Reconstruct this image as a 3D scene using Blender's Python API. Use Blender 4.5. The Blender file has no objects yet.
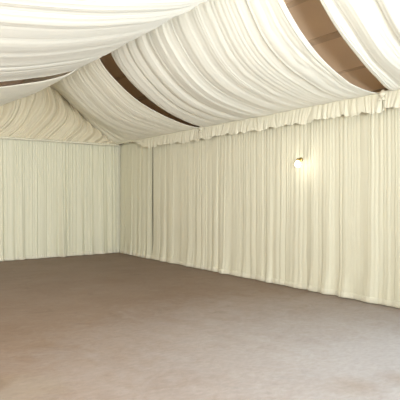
import bpy, math, random
import numpy as np

# ------------------------------------------------------------------ measures (metres)
FPX = 500.0                       # focal length in pixels of a 400 px frame
CAM_H = 1.4
YAW = math.radians(35.75)         # camera turned from +Y (along the long wall) towards +X
XW, YE = 5.66, 11.36              # long wall line of curtains, end wall line of curtains
EAVE = 2.70
RX = 3.45                         # ridge
scene = bpy.context.scene
col = scene.collection

# ------------------------------------------------------------------ helpers
def link_mesh(name, V, F, mat, parent=None, smooth=True):
    me = bpy.data.meshes.new(name)
    me.from_pydata([tuple(v) for v in V], [], [tuple(f) for f in F])
    me.validate(); me.update()
    if smooth:
        me.polygons.foreach_set('use_smooth', [True] * len(me.polygons))
    me.materials.append(mat)
    o = bpy.data.objects.new(name, me)
    col.objects.link(o)
    if parent is not None:
        o.parent = parent
    return o

def grid(name, P, mat, parent=None, thick=0.0):
    """P: (n, m, 3) array of points -> one sheet of cloth"""
    n, m, _ = P.shape
    V = P.reshape(-1, 3)
    i = np.arange(n - 1)[:, None] * m + np.arange(m - 1)[None, :]
    F = np.stack([i, i + 1, i + m + 1, i + m], -1).reshape(-1, 4)
    o = link_mesh(name, V.tolist(), F.tolist(), mat, parent)
    if thick:
        md = o.modifiers.new('cloth', 'SOLIDIFY'); md.thickness = thick; md.offset = 0
    return o

def tag(o, label, cat, group=None, kind=None):
    if label: o['label'] = label
    if cat: o['category'] = cat
    if group: o['group'] = group
    if kind: o['kind'] = kind
    return o

def empty(name, loc):
    o = bpy.data.objects.new(name, None); o.location = loc; o.empty_display_size = .1
    col.objects.link(o); return o

def box(name, x0, x1, y0, y1, z0, z1, mat, parent=None):
    V = [(x, y, z) for x in (x0, x1) for y in (y0, y1) for z in (z0, z1)]
    F = [(0, 1, 3, 2), (4, 6, 7, 5), (0, 4, 5, 1), (2, 3, 7, 6), (0, 2, 6, 4), (1, 5, 7, 3)]
    return link_mesh(name, V, F, mat, parent, smooth=False)

def ss(a, b, x):
    t = np.clip((x - a) / (b - a), 0, 1); return t * t * (3 - 2 * t)

class Folds:
    """irregular pleats along a length: rounded folds between sharper creases"""
    def __init__(self, L, lo, hi, seed, p=0.8, flat=0.0):
        r = random.Random(seed)
        e = [-1.0]
        while e[-1] < L + 1.0:
            w = r.uniform(lo, hi)
            if r.random() < .18: w *= 1.7
            e.append(e[-1] + w)
        self.e = np.array(e)
        self.h = np.array([(r.uniform(.35, 1.0) if r.random() > flat else r.uniform(.05, .3)) for _ in e])
        self.p = p
    def __call__(self, t):
        k = np.clip(np.searchsorted(self.e, t, side='right') - 1, 0, len(self.e) - 2)
        u = (t - self.e[k]) / (self.e[k + 1] - self.e[k])
        return self.h[k] * np.abs(np.sin(np.pi * np.clip(u, 0, 1))) ** self.p

class Wave:
    """smooth low noise in one variable"""
    def __init__(self, seed, f0=1.0, n=5):
        r = random.Random(seed)
        self.c = [(f0 * r.uniform(.5, 2.2), r.uniform(0, 6.28), r.uniform(.4, 1)) for _ in range(n)]
    def __call__(self, t):
        return sum(a * np.sin(f * t + p) for f, p, a in self.c) / len(self.c) * 1.6

def catmull(pts, s):
    """smooth curve through (x, z) points, by chord length, at parameters s in 0..1"""
    p = np.array(pts, float)
    d = np.r_[0, np.cumsum(np.linalg.norm(np.diff(p, axis=0), axis=1))]; d /= d[-1]
    m = np.gradient(p, d, axis=0)
    k = np.clip(np.searchsorted(d, s, side='right') - 1, 0, len(d) - 2)
    h = (d[k + 1] - d[k]); u = ((s - d[k]) / h)[:, None]; h = h[:, None]
    return ((2*u**3 - 3*u**2 + 1) * p[k] + (u**3 - 2*u**2 + u) * h * m[k]
            + (-2*u**3 + 3*u**2) * p[k + 1] + (u**3 - u**2) * h * m[k + 1])

# ------------------------------------------------------------------ materials
def nodes(name):
    m = bpy.data.materials.new(name); m.use_nodes = True
    nt = m.node_tree; b = nt.nodes['Principled BSDF']
    return m, nt, b, nt.nodes['Material Output']

def fabric(name, rgb, rgb2, trans=.12, weave=900, rough=.75):
    m, nt, b, out = nodes(name)
    N, Lk = nt.nodes.new, nt.links.new
    tc = N('ShaderNodeTexCoord')
    n1 = N('ShaderNodeTexNoise'); n1.inputs['Scale'].default_value = 2.3; n1.inputs['Detail'].default_value = 3
    Lk(tc.outputs['Object'], n1.inputs['Vector'])
    mx = N('ShaderNodeMix'); mx.data_type = 'RGBA'
    mx.inputs['A'].default_value = (*rgb, 1); mx.inputs['B'].default_value = (*rgb2, 1)
    Lk(n1.outputs['Fac'], mx.inputs['Factor'])
    Lk(mx.outputs['Result'], b.inputs['Base Color'])
    b.inputs['Roughness'].default_value = rough
    b.inputs['Specular IOR Level'].default_value = .18
    b.inputs['Sheen Weight'].default_value = .12
    b.inputs['Sheen Roughness'].default_value = .5
    n2 = N('ShaderNodeTexNoise'); n2.inputs['Scale'].default_value = weave; n2.inputs['Detail'].default_value = 1
    Lk(tc.outputs['Object'], n2.inputs['Vector'])
    bp = N('ShaderNodeBump'); bp.inputs['Strength'].default_value = .08; bp.inputs['Distance'].default_value = .001
    Lk(n2.outputs['Fac'], bp.inputs['Height']); Lk(bp.outputs['Normal'], b.inputs['Normal'])
    tr = N('ShaderNodeBsdfTranslucent'); Lk(mx.outputs['Result'], tr.inputs['Color'])
    ms = N('ShaderNodeMixShader'); ms.inputs['Fac'].default_value = trans
    Lk(b.outputs['BSDF'], ms.inputs[1]); Lk(tr.outputs['BSDF'], ms.inputs[2])
    Lk(ms.outputs['Shader'], out.inputs['Surface'])
    return m

def plain(name, rgb, rough=.6, metal=0.0, var=.0, scale=6):
    m, nt, b, out = nodes(name)
    N, Lk = nt.nodes.new, nt.links.new
    n1 = N('ShaderNodeTexNoise'); n1.inputs['Scale'].default_value = scale; n1.inputs['Detail'].default_value = 4
    tc = N('ShaderNodeTexCoord'); Lk(tc.outputs['Object'], n1.inputs['Vector'])
    mx = N('ShaderNodeMix'); mx.data_type = 'RGBA'
    mx.inputs['A'].default_value = (*[c * (1 - var) for c in rgb], 1)
    mx.inputs['B'].default_value = (*[min(1, c * (1 + var)) for c in rgb], 1)
    Lk(n1.outputs['Fac'], mx.inputs['Factor']); Lk(mx.outputs['Result'], b.inputs['Base Color'])
    b.inputs['Roughness'].default_value = rough; b.inputs['Metallic'].default_value = metal
    b.inputs['Specular IOR Level'].default_value = .25
    return m

def carpet():
    m, nt, b, out = nodes('carpet')
    N, Lk = nt.nodes.new, nt.links.new
    tc = N('ShaderNodeTexCoord')
    def noise(scale, detail, rough=.5, stretch=None, dist=0):
        n = N('ShaderNodeTexNoise'); n.inputs['Scale'].default_value = scale
        n.inputs['Detail'].default_value = detail; n.inputs['Roughness'].default_value = rough
        n.inputs['Distortion'].default_value = dist
        if stretch:
            mp = N('ShaderNodeMapping'); mp.inputs['Scale'].default_value = stretch
            mp.inputs['Rotation'].default_value = (0, 0, .5)
            Lk(tc.outputs['Object'], mp.inputs['Vector']); Lk(mp.outputs['Vector'], n.inputs['Vector'])
        else:
            Lk(tc.outputs['Object'], n.inputs['Vector'])
        return n
    def ramp(src, a, bb, ca, cb):
        r = N('ShaderNodeValToRGB'); r.color_ramp.elements[0].position = a; r.color_ramp.elements[1].position = bb
        r.color_ramp.elements[0].color = ca; r.color_ramp.elements[1].color = cb
        Lk(src, r.inputs['Fac']); return r
    def mixc(fac, a, bcol, f=None):
        x = N('ShaderNodeMix'); x.data_type = 'RGBA'
        Lk(fac, x.inputs['Factor']); Lk(a, x.inputs['A'])
        if isinstance(bcol, tuple): x.inputs['B'].default_value = bcol
        else: Lk(bcol, x.inputs['B'])
        return x.outputs['Result']
    base = ramp(noise(1.1, 5, .6).outputs['Fac'], .3, .72, (.195, .122, .076, 1), (.245, .172, .124, 1))
    scuff = ramp(noise(1.6, 6, .65, (1, 2.6, 1), .6).outputs['Fac'], .56, .74, (0, 0, 0, 1), (.55, .55, .55, 1))
    c = mixc(scuff.outputs['Color'], base.outputs['Color'], (.26, .195, .15, 1))
    stain = ramp(noise(2.4, 5, .6, None, .8).outputs['Fac'], .60, .70, (0, 0, 0, 1), (.5, .5, .5, 1))
    c = mixc(stain.outputs['Color'], c, (.15, .095, .055, 1))
    # two dusty, trodden patches near the front of the carpet, ragged at the edge; the broad one also carries painted daylight sheen
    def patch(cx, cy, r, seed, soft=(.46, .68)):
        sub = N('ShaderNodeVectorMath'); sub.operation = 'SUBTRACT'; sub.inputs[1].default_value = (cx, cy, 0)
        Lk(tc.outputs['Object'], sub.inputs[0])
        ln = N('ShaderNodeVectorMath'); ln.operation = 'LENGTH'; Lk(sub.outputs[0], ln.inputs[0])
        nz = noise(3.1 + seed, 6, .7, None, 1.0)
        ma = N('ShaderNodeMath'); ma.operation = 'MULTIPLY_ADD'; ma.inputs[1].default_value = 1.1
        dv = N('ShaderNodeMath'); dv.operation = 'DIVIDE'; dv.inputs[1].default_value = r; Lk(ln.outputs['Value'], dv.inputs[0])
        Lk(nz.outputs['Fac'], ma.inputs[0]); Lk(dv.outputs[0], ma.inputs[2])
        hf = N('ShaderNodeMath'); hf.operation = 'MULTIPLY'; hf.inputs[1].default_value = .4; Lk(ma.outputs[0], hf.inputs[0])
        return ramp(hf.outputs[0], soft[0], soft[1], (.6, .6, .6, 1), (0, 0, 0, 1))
    c = mixc(patch(3.9, 2.1, 2.2, 0, (.36, .92)).outputs['Color'], c, (.45, .445, .46, 1))  # dust, with cool daylight sheen painted into its pale grey
    c = mixc(patch(1.1, 3.75, .32, .7).outputs['Color'], c, (.27, .215, .165, 1))
    c = mixc(patch(.85, 3.95, .22, 1.3).outputs['Color'], c, (.17, .108, .062, 1))
    c = mixc(patch(3.1, 2.32, .2, 5.9, (.3, .75)).outputs['Color'], c, (.27, .21, .165, 1))
    c = mixc(patch(3.5, 2.22, .17, 7.4, (.3, .75)).outputs['Color'], c, (.27, .21, .165, 1))
    mott = ramp(noise(14, 6, .75, (1, 1.8, 1), .5).outputs['Fac'], .3, .72, (.86, .85, .84, 1), (1.12, 1.12, 1.13, 1))
    mm = N('ShaderNodeMix'); mm.data_type = 'RGBA'; mm.blend_type = 'MULTIPLY'; mm.inputs['Factor'].default_value = 1
    Lk(c, mm.inputs['A']); Lk(mott.outputs['Color'], mm.inputs['B']); c = mm.outputs['Result']
    fib = noise(160, 3, .7)
    fr = ramp(fib.outputs['Fac'], .25, .75, (.86, .86, .86, 1), (1.1, 1.1, 1.1, 1))
    mul = N('ShaderNodeMix'); mul.data_type = 'RGBA'; mul.blend_type = 'MULTIPLY'; mul.inputs['Factor'].default_value = 1
    Lk(c, mul.inputs['A']); Lk(fr.outputs['Color'], mul.inputs['B'])
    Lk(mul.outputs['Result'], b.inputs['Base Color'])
    b.inputs['Roughness'].default_value = .6
    b.inputs['Specular IOR Level'].default_value = .25
    b.inputs['Sheen Weight'].default_value = .03
    bp = N('ShaderNodeBump'); bp.inputs['Strength'].default_value = .35; bp.inputs['Distance'].default_value = .004
    Lk(fib.outputs['Fac'], bp.inputs['Height'])
    bp2 = N('ShaderNodeBump'); bp2.inputs['Strength'].default_value = .25; bp2.inputs['Distance'].default_value = .03
    n3 = noise(2.2, 5, .6, (1, 2, 1)); Lk(n3.outputs['Fac'], bp2.inputs['Height'])
    Lk(bp.outputs['Normal'], bp2.inputs['Normal']); Lk(bp2.outputs['Normal'], b.inputs['Normal'])
    return m

M_CURT = fabric('ivory_voile', (.78, .75, .595), (.82, .79, .64))
M_COOL = fabric('pale_ivory_voile', (.77, .75, .595), (.80, .78, .63))
M_HEM = fabric('ivory_hem', (.78, .75, .61), (.82, .79, .65))
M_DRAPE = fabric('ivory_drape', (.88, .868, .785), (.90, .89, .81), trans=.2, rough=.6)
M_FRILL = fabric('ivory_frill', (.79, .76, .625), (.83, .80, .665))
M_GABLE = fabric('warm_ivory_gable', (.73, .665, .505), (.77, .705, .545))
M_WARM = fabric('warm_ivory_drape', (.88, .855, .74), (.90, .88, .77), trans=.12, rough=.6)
M_CARPET = carpet()
M_BOARD = plain('brown_board', (.82, .645, .49), .7, 0, .12, 1.5)
M_BEAM = plain('brown_timber', (.66, .51, .38), .7, 0, .15, 8)
M_WALL = plain('tan_wall', (.33, .25, .15), .8, 0, .1, 3)
M_BRASS = plain('aged_brass', (.35, .26, .10), .4, .8, .1, 40)

# ------------------------------------------------------------------ the setting
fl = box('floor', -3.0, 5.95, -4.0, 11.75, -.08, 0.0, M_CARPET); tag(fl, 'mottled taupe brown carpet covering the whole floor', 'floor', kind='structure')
wr = box('wall_right', 5.86, 5.98, 1.2, 11.75, 0, 2.86, M_WALL); tag(wr, 'tan wall behind the long run of ivory curtains', 'wall', kind='structure')
we = box('wall_back', -3.0, 5.86, 11.62, 11.75, 0, 4.6, M_BOARD); tag(we, 'brown boarded end wall behind the ivory curtains', 'wall', kind='structure')
wl = box('wall_left', -3.1, -3.0, -4.0, 11.75, 0, 3.0, plain('pale_wall', (.75, .70, .56), .8)); tag(wl, 'pale side wall on the far side of the hall', 'wall', kind='structure')
# sloping brown board ceiling above the swags
SL = .62
def roof(name, xa, za, xb, zb, mat, label):
    t = .06
    V = [(xa, -1.0, za), (xb, -1.0, zb), (xb, 11.75, zb), (xa, 11.75, za), (xa, -1.0, za + t), (xb, -1.0, zb + t), (xb, 11.75, zb + t), (xa, 11.75, za + t)]
    F = [(0, 1, 2, 3), (7, 6, 5, 4), (0, 4, 5, 1), (1, 5, 6, 2), (2, 6, 7, 3), (3, 7, 4, 0)]
    o = link_mesh(name, V, F, mat, None, False); return tag(o, label, 'ceiling', kind='structure')
ZR = 2.84 + SL * (5.86 - RX)
roof('ceiling', RX, ZR, 5.98, 2.84 - SL * .12, M_BOARD, 'brown boarded slope of ceiling above the swags on the long wall side')
roof('ceiling', -3.1, 2.95, RX, ZR, M_BOARD, 'brown boarded slope of ceiling above the swags on the far side')
k = 1
for xb, w, h in ((5.47, .03, .008), (4.95, .07, .018), (4.42, .05, .018)):
    zb = 2.84 + SL * (5.86 - xb)
    V = []
    for y in (-1.0, 11.6):
        for dx, dz in ((-w/2, 0), (w/2, 0), (w/2, -h), (-w/2, -h)):
            V.append((xb + dx, y, zb - SL * dx + dz))
    F = [(0, 1, 2, 3), (7, 6, 5, 4)] + [(a, (a + 1) % 4, (a + 1) % 4 + 4, a + 4)[::-1] for a in range(4)]
    tr = link_mesh('trim_%d' % k, V, F, M_BEAM, None, False); k += 1
    tag(tr, 'brown batten running along the boarded ceiling', 'trim', kind='structure')

# ------------------------------------------------------------------ wall curtains
def curtain(name, L, seed, place, mat, label, group, zt=2.66, parted=(0, 0), fine=(.035, .085), amp=.75):
    """pleated cloth, gathered fine at the heading and looser at the hem; place(t, off, z) -> point"""
    nt_, nz = int(L / .0085), 58
    t = np.linspace(0, L, nt_)
    zz = np.r_[np.linspace(zt, .30, nz - 14), np.linspace(.27, .004, 14)]
    f1 = Folds(L, *fine, seed, .95)
    f2 = Folds(L, .12, .36, seed + 1, 1.3, .3)
    f3 = Folds(L, .05, .16, seed + 2, 1.1, .25)
    w1, w2, w3, w4 = Wave(seed + 3, 5), Wave(seed + 4, 3), Wave(seed + 5, 9), Wave(seed + 6, 14)
    def pt(tt, z, hem=0.0):
        d = (zt - z) / zt
        drift = .012 * w2(np.full_like(tt, d * 3.0)) * d + .03 * w1(tt * .5) * d
        tw = tt + drift
        a_top = amp * .014 * (1 - .45 * ss(.1, .8, np.full_like(tt, d)))
        off = a_top * f1(tw) + amp * (.012 + .042 * d) * f2(tw) * (.55 + .45 * d) + amp * .012 * ss(.0, .5, np.full_like(tt, d)) * f3(tw)
        off = off + .012 * w3(tt) * d + .030 * ss(.84, 1, np.full_like(tt, d)) * (.5 + w4(tt * .7) * .8) * (1 if amp < 1 else .3)
        off = off * (.55 + .45 * ss(0, .06, np.full_like(tt, d)))
        return off + hem
    P = np.zeros((nz, nt_, 3))
    for i, z in enumerate(zz):
        d = (zt - z) / zt
        # edges drawn in a little half way down where two cloths part
        pull0 = parted[0] * math.sin(math.pi * min(1, max(0, (d - .03) / .97))) * np.exp(-t / .25)
        pull1 = parted[1] * math.sin(math.pi * min(1, max(0, (d - .03) / .97))) * np.exp(-(L - t) / .25)
        off = pt(t, z)
        zj = z + (.006 * (.5 + .5 * w4(t)) if z < .29 else 0) * (1 - z / .29 if z < .29 else 0)
        P[i] = place(t + pull0 - pull1, off, zj)
    o = grid(name, P, mat, None, .003)
    tag(o, label, 'curtain', group)
    # sewn hem: a slightly thicker turned-up band along the bottom
    hz = np.linspace(.085, .004, 7)
    H = np.zeros((7, nt_, 3))
    for i, z in enumerate(hz):
        zj = z + .006 * (.5 + .5 * w4(t)) * (1 - z / .29)
        bulge = .006 + .004 * math.sin(math.pi * i / 6)
        H[i] = place(t, pt(t, z, bulge), zj)
    h = grid('hem', H, M_HEM, o, .003)
    return o

def on_long(y0):
    def f(t, off, z):
        n = len(t); P = np.zeros((n, 3)); P[:, 0] = XW + .05 - off * 1.1; P[:, 1] = y0 - t; P[:, 2] = z; return P
    return f
def on_end(x0):
    def f(t, off, z):
        n = len(t); P = np.zeros((n, 3)); P[:, 0] = x0 - t; P[:, 1] = YE + .05 - off * 1.1; P[:, 2] = z; return P
    return f
GL, GE = 'ivory curtains hung along the long wall', 'ivory curtains hung across the end wall'
long_panels = [
    (11.32, 9.755, M_COOL, 'narrow pale ivory curtain beside the room corner, ending at the dark slit', (0, .012)),
    (9.725, 8.166, M_CURT, 'ivory curtain just right of the dark slit on the long wall', (.012, 0)),
    (8.165, 6.621, M_CURT, 'ivory curtain under the far lower end of the narrow ceiling gap', (0, 0)),
    (6.62, 5.101, M_CURT, 'ivory curtain with the lit wall light near its edge', (0, 0)),
    (5.10, 3.541, M_CURT, 'ivory curtain below the wide ceiling gap, immediately right of the wall light', (0, 0)),
    (3.54, 2.0, M_CURT, 'ivory curtain at the near end of the long wall, at the picture edge', (0, 0)),
]
for i, (a, b, m, lab, pr) in enumerate(long_panels):
    curtain('curtain', a - b, 100 + 17 * i, on_long(a), m, lab, GL, parted=pr, zt=2.72 if i == 0 else 2.66)
end_panels = [
    (5.76, 3.450, 'wide ivory curtain on the end wall reaching into the room corner'),
    (3.449, .60, 'ivory curtain on the end wall farthest from the corner, at the picture edge'),
]
for i, (a, b, lab) in enumerate(end_panels):
    curtain('curtain', a - b, 300 + 19 * i, on_end(a), M_COOL, lab, GE, zt=2.715, fine=(.03, .09), amp=1.9)

# ------------------------------------------------------------------ frilled valances over the long wall curtains
def valance(ya, yb, seed, label, taper=0):
    L = ya - yb
    n, m = int(L / .009), 26
    t = np.linspace(0, L, n)
    f1 = Folds(L, .03, .09, seed, .8); f2 = Folds(L, .10, .22, seed + 1, .8)
    lob = Folds(L, .20, .42, seed + 2, .6); w = Wave(seed + 3, 7); w5 = Wave(seed + 9, 30)
    P = np.zeros((m, n, 3))
    for i in range(m):
        v = i / (m - 1)                                    # 0 at the wall above, 1 at the free edge
        if v < .2:                                         # heading lies back to the wall under the boards
            q = v / .2
            x = 5.85 - (5.85 - 5.56) * q; z = 2.80 - .07 * q
            off = .012 * f1(t) * q
        else:
            q = (v - .2) / .8
            tw = t + .11 * q * w(t) + .025 * w5(t) * q
            drop = .215 + .055 * lob(t) + .014 * w5(t * 1.3)
            if taper: drop = drop * (.2 + .8 * ss(taper - .3, taper + .5, t))
            z = 2.73 - drop * q - .012 * math.sin(q * 3.1)
            off = .014 * f1(tw) + (.026 + .026 * f2(tw)) * q + .010 * math.sin(math.pi * q) * (.6 + lob(t)) + .010 * w5(tw * 1.2) * q
            x = 5.56 - off
        P[i, :, 0] = x if v >= .2 else x - off; P[i, :, 1] = ya - t; P[i, :, 2] = z
    o = grid('valance', P, M_FRILL, None, .002)
    tag(o, label, 'valance', 'ruffled valances along the top of the long wall')
    # gathered stitch cord where the frill is drawn up
    C = []; r = .006
    for j in range(0, n, 2):
        x = 5.548 - .010 * float(f1(t[j:j+1])[0]); C.append((x, ya - t[j], 2.722 + .006 * math.sin(j * .9)))
    V = []; F = []
    for j, c in enumerate(C):
        for a in range(6):
            th = a * math.pi / 3; rr = r * (1 + .35 * math.sin(j * 1.7))
            V.append((c[0] + rr * math.cos(th), c[1], c[2] + rr * math.sin(th)))
    for j in range(len(C) - 1):
        for a in range(6):
            F.append((j*6 + a, j*6 + (a+1) % 6, (j+1)*6 + (a+1) % 6, (j+1)*6 + a))
    link_mesh('gathering_band', V, F, M_FRILL, o)
    return o
valance(11.18, 7.74, 500, 'ruffled ivory valance from the room corner to the narrow ceiling gap', 1.1)
valance(7.73, 3.76, 520, 'ruffled ivory valance above the wall light, between the two ceiling gaps')
valance(3.75, 2.0, 540, 'ruffled ivory valance at the near end, right of the wide ceiling gap')

# ------------------------------------------------------------------ swagged ceiling drapes
R_PROF = [(3.46, 4.02), (3.60, 3.69), (3.87, 3.41), (4.20, 3.17), (4.60, 2.965), (5.0, 2.825), (5.36, 2.735), (5.60, 2.715)]
R_TAUT = [(3.46, 4.22), (3.75, 4.05), (4.08, 3.85), (4.45, 3.55), (4.76, 3.30), (5.10, 3.02), (5.42, 2.80), (5.60, 2.715)]
L_PROF = [(3.44, 4.02), (3.30, 3.66), (3.10, 3.47), (2.70, 3.285), (2.30, 3.17), (1.90, 3.07), (1.2, 2.96), (.3, 2.90), (-.8, 2.92), (-1.9, 2.98), (-2.9, 3.06)]
L_TAUT = [(3.44, 4.22), (3.30, 3.92), (3.10, 3.70), (2.70, 3.35), (2.30, 3.17), (1.90, 3.05), (1.2, 2.96), (.3, 2.90), (-.8, 2.92), (-1.9, 2.98), (-2.9, 3.06)]

def swag(name, prof, prof_far, yf, yn, seed, label, side, amp=1.0, mat=None):
    """yf(s), yn(s): far and near edge of the cloth; prof_far blends in at the far edge"""
    ns, nt_ = 90, 330
    s = np.linspace(0, 1, ns)
    C0 = catmull(prof, s); C1 = catmull(prof_far, s)
    L = 3.9
    tt = np.linspace(0, 1, nt_)                            # 0 far .. 1 near
    fb = Folds(L, .22, .60, seed, 1.25, .2); fm = Folds(L, .10, .30, seed + 1, 1.2, .45); ff = Folds(L, .03, .08, seed + 2, 1.0, .4)
    wa, wb, wc = Wave(seed + 3, 1.6), Wave(seed + 4, 2.4), Wave(seed + 5, 5)
    P = np.zeros((ns, nt_, 3))
    wt = (1 - ss(0, .55, tt))[:, None]
    for i in range(ns):
        q = s[i]
        c = C0[i] * (1 - wt) + C1[i] * wt                  # (nt, 2)
        a, b = max(0, i - 1), min(ns - 1, i + 1)
        tg = (C0[b] - C0[a]) * (1 - wt) + (C1[b] - C1[a]) * wt
        tg /= np.linalg.norm(tg, axis=1)[:, None]
        nrm = np.stack([-tg[:, 1], tg[:, 0]], 1)           # points into the room (downwards)
        nrm *= np.where(nrm[:, 1] > 0, -1, 1)[:, None]
        u = tt * L
        # folds wander as they fall and bunch towards the near post
        uw = u + .10 * wa(u * .6 + q * 1.8) * (1 - .4 * q) + .05 * wb(q * 3 + u * .3) + .22 * math.sin(math.pi * q) * np.sin(np.pi * tt)
        env = .35 + .65 * math.sin(math.pi * min(1, max(0, .1 + .8 * q)))
        d = amp * (.042 * env * fb(uw) + .011 * fm(uw + .03 * wc(q * 5 + u)) * (.6 + .4 * env) + .009 * ff(uw))
        d = d + amp * .030 * math.sin(math.pi * q) * np.sin(np.pi * tt)
        edge = ss(0, .03, tt) * (1 - ss(.97, 1, tt))
        d = d * (.35 + .65 * edge) * (1 - .75 * ss(.93, 1, q))
        P[i, :, 0] = c[:, 0] + nrm[:, 0] * d
        P[i, :, 2] = c[:, 1] + nrm[:, 1] * d
        y0, y1 = yf(q), yn(q)
        P[i, :, 1] = y0 + (y1 - y0) * tt
    mat = mat or M_DRAPE
    o = grid(name, P, mat, None, .003)
    tag(o, label, 'ceiling drape', 'swagged ivory drapes under the ceiling')
    # narrow stitched hems along both open edges
    for e in (0, -1):
        w = 7
        E = P[:, :w] if e == 0 else P[:, -w:]
        E = E.copy(); E[:, :, 2] -= .004; 
        grid('edge_hem', E, mat, o, .004)
    return o

def lerp_pts(*p):
    xs, ys = zip(*p); return lambda q: float(np.interp(q, xs, ys))
bay1 = (lambda q: 11.30, lerp_pts((0, 7.88), (.5, 7.84), (.8, 7.78), (1, 7.70)))
bay2 = (lerp_pts((0, 7.40), (.3, 7.48), (.7, 7.55), (1, 7.57)), lerp_pts((0, 3.72), (.25, 3.76), (.55, 3.85), (.8, 3.90), (1, 3.81)))
bay3 = (lerp_pts((0, 3.26), (.3, 3.36), (.6, 3.44), (.8, 3.53), (1, 3.65)), lambda q: .35)
D1 = swag('ceiling_drape', R_PROF, R_TAUT, *bay1, 700, 'far ivory swag between the end wall and the narrow dark ceiling gap', 1, 1.1, M_WARM)
D2 = swag('ceiling_drape', R_PROF, R_PROF, *bay2, 730, 'broad ivory swag between the narrow gap and the wide brown ceiling gap', 1)
swag('ceiling_drape', R_PROF, R_PROF, *bay3, 760, 'nearest ivory swag at the upper corner, beyond the wide brown ceiling gap', 1)
lb1 = (lambda q: 11.30, lerp_pts((0, 7.95), (1, 7.9)))
lb2 = (lerp_pts((0, 7.5), (1, 7.52)), lerp_pts((0, 3.75), (1, 3.8)))
swag('ceiling_drape', L_PROF, L_TAUT, *lb1, 800, 'ivory swag below the thin dark sliver of ceiling, over the end wall', -1, 1.0, M_WARM)
swag('ceiling_drape', L_PROF, L_PROF, *lb2, 830, 'large overhead ivory swag above the thin dark sliver, filling the upper corner', -1, .6)
lb3 = (lerp_pts((0, 3.3), (1, 3.35)), lambda q: .35)
swag('ceiling_drape', L_PROF, L_PROF, *lb3, 860, 'ivory swag nearest the viewer, next to the large overhead swag', -1, .6)

# gathered knots where neighbouring swags are tied at the eave
def knot(y, seed, owner):
    r = random.Random(seed)
    nu, nv = 64, 22
    P = np.zeros((nv, nu + 1, 3))
    ph = [r.uniform(0, 6.28) for _ in range(4)]
    for i in range(nv):
        v = i / (nv - 1)
        z = .06 - .13 * v
        rad = .020 + .05 * math.sin(math.pi * min(1, v * 1.5)) ** 2 * (v < .67) + .062 * ss(.5, 1, v)
        for j in range(nu + 1):
            th = 2 * math.pi * j / nu
            rr = .62 * rad * (1 + .14 * math.sin(7 * th + ph[0] + v) + .10 * math.sin(12 * th + ph[1] - 2 * v))
            P[i, j] = (5.515 + .6 * rr * math.cos(th), y + rr * math.sin(th) + .01 * v, EAVE + z - .02)
    o = grid('gathered_knot', P, M_FRILL, owner, .002)
    V = []; F = []
    for j in range(20):
        th = 2 * math.pi * j / 20
        for a in range(6):
            p = 2 * math.pi * a / 6; q = .018 + .005 * math.cos(p)
            V.append((5.515 + .7 * q * math.cos(th), y + q * math.sin(th), EAVE - .045 + .008 * math.sin(p)))
    for j in range(20):
        for a in range(6):
            F.append((j*6 + a, j*6 + (a+1) % 6, ((j+1) % 20)*6 + (a+1) % 6, ((j+1) % 20)*6 + a))
    link_mesh('tie_band', V, F, M_HEM, o)
knot(3.745, 21, D2)
knot(7.63, 22, D1)

# ------------------------------------------------------------------ ruched drape filling the gable above the end wall curtains
def gable():
    ns, nt_ = 70, 420
    x = np.linspace(0, 1, nt_)
    L = 4.4
    f1 = Folds(L, .05, .13, 900, 1.0, .2); f2 = Folds(L, .15, .34, 901, 1.2, .2); w1, w2 = Wave(903, 2.5), Wave(904, 4)
    rx_, rz_ = zip(*sorted(L_TAUT + R_TAUT))
    P = np.zeros((ns, nt_, 3))
    for i in range(ns):
        q = i / (ns - 1)                                   # 0 along the roof line, 1 along the curtain heading
        xb = 5.58 - x * 4.4                                # bottom end of a fold
        xt = 5.58 - x * 3.55                               # its top end lies nearer the long wall
        bend = q ** 1.6
        X = xt + (xb - xt) * bend + .20 * math.sin(math.pi * q) * np.sin(np.pi * x)
        zroof = np.interp(X, rx_, rz_) + .02
        z = zroof + (2.70 - zroof) * q
        u = x * L
        uw = u + .06 * w1(u * .5 + q * .8)
        d = (.04 + .12 * math.sin(math.pi * min(1, .15 + q * .85))) * f2(uw) + .04 * f1(uw)
        P[i, :, 0] = X; P[i, :, 2] = z
        P[i, :, 1] = YE + .02 - d - .16 * math.sin(math.pi * q) ** 1 * .6 - .03 * ss(.8, 1, q)
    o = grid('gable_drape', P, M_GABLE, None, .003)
    tag(o, 'ruched ivory gable drape with slanting folds above the end wall curtains', 'gable drape')
    # thin ruched heading band under it
    n, m = 480, 9
    t = np.linspace(0, 4.3, n); f = Folds(4.3, .02, .06, 910, .8); wv = Wave(911, 9)
    B = np.zeros((m, n, 3))
    for i in range(m):
        a = math.pi * (i / (m - 1)) - math.pi / 2
        r = .022 + .010 * f(t)
        B[i, :, 0] = 5.62 - t
        B[i, :, 1] = YE - .045 - .045 * math.cos(a) - .014 * f(t)
        B[i, :, 2] = 2.69 - r * math.sin(a) + .006 * wv(t)
    grid('heading_band', B, M_FRILL, o, .002)
gable()

# ------------------------------------------------------------------ the little wall light that shows between the curtains
def lathe(name, prof, loc, mat, parent, n=24, axis='z'):
    V = []; F = []
    for r, h in prof:
        for a in range(n):
            th = 2 * math.pi * a / n
            if axis == 'z': V.append((loc[0] + r * math.cos(th), loc[1] + r * math.sin(th), loc[2] + h))
            else: V.append((loc[0] + h, loc[1] + r * math.cos(th), loc[2] + r * math.sin(th)))
    for i in range(len(prof) - 1):
        for a in range(n):
            F.append((i*n + a, i*n + (a+1) % n, (i+1)*n + (a+1) % n, (i+1)*n + a))
    return link_mesh(name, V, F, mat, parent)
LY, LZ = 5.19, 1.92
wlt = empty('wall_light', (5.60, LY, LZ))
tag(wlt, 'small lit wall light glowing between the folds of the long wall curtains', 'wall light')
ox = (0, 0, 0)
lathe('backplate', [(.0, -.016), (.03, -.016), (.035, -.008), (.035, .004), (.0, .004)], (0, 0, .04), M_BRASS, wlt, axis='x')
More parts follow.
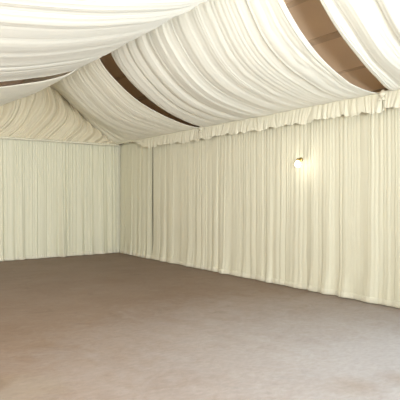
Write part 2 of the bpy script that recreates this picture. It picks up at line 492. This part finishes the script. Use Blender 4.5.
lathe('arm', [(.0, -.075), (.007, -.075), (.007, .0), (.0, .0)], (0, 0, .04), M_BRASS, wlt, axis='x', n=12)
lathe('lamp_holder', [(.0, .055), (.012, .055), (.020, .045), (.022, .028), (.018, .020), (.0, .020)], (-.07, 0, 0), M_BRASS, wlt)
mb, nt, b, out = nodes('lit_bulb')
b.inputs['Base Color'].default_value = (1, .97, .88, 1)
b.inputs['Emission Color'].default_value = (1, .93, .78, 1); b.inputs['Emission Strength'].default_value = 14
lathe('bulb', [(.0, .024), (.014, .022), (.022, .010), (.036, -.010), (.043, -.034), (.037, -.058), (.020, -.074), (.0, -.077)], (-.07, 0, 0), mb, wlt)

# ------------------------------------------------------------------ light
w = bpy.data.worlds.new('daylight'); scene.world = w; w.use_nodes = True
bg = w.node_tree.nodes['Background']; bg.inputs['Color'].default_value = (.92, .96, 1, 1); bg.inputs['Strength'].default_value = 1.0

def area(name, loc, target, sx, sy, power, rgb):
    l = bpy.data.lights.new(name, 'AREA'); l.shape = 'RECTANGLE'; l.size = sx; l.size_y = sy; l.energy = power; l.color = rgb
    o = bpy.data.objects.new(name, l); o.location = loc
    from mathutils import Vector
    d = Vector(target) - Vector(loc); o.rotation_euler = d.to_track_quat('-Z', 'Y').to_euler()
    col.objects.link(o); return o
area('open_end_daylight', (1.6, -3.8, 1.6), (2.0, 6, 1.9), 7.0, 2.9, 60, (.98, 1, .985))
area('left_side_fill', (-2.9, 6.8, 1.4), (3, 9.0, 2.2), 8.6, 2.2, 200, (.98, 1, .985))  # added fill in front of the blank left wall, evens light along the curtains
area('side_door_daylight', (5.9, .1, 1.25), (3.0, 2.4, .0), 2.0, 2.3, 225, (.68, .85, 1))
area('bounce_fill', (1.3, -1.1, 1.7), (.7, 5.2, 4.2), 1.2, .8, 360, (.98, 1, .985)).data.spread = math.radians(125)  # added unseen fill, like a bounce flash, to brighten swags and ceiling gaps
p = bpy.data.lights.new('wall_light_glow', 'POINT'); p.energy = 1.5; p.color = (1, .97, .9); p.shadow_soft_size = .03
po = bpy.data.objects.new('wall_light_glow', p); po.location = (5.47, LY, LZ - .03); col.objects.link(po)

# ------------------------------------------------------------------ camera
cd = bpy.data.cameras.new('camera'); cd.sensor_width = 36; cd.sensor_fit = 'HORIZONTAL'; cd.lens = FPX / 400 * 36
cd.shift_y = -3 / 400; cd.clip_start = .05
cam = bpy.data.objects.new('camera', cd); cam.location = (0, 0, CAM_H); cam.rotation_euler = (math.radians(90), 0, -YAW)
col.objects.link(cam); scene.camera = cam

vs = scene.view_settings
scene.display_settings.display_device = 'sRGB'
vs.view_transform = 'Standard'; vs.look = 'None'; vs.gamma = 1; vs.use_curve_mapping = False
vs.exposure = 0.04
scene.cycles.use_denoising = True
scene.cycles.max_bounces = 10; scene.cycles.diffuse_bounces = 8
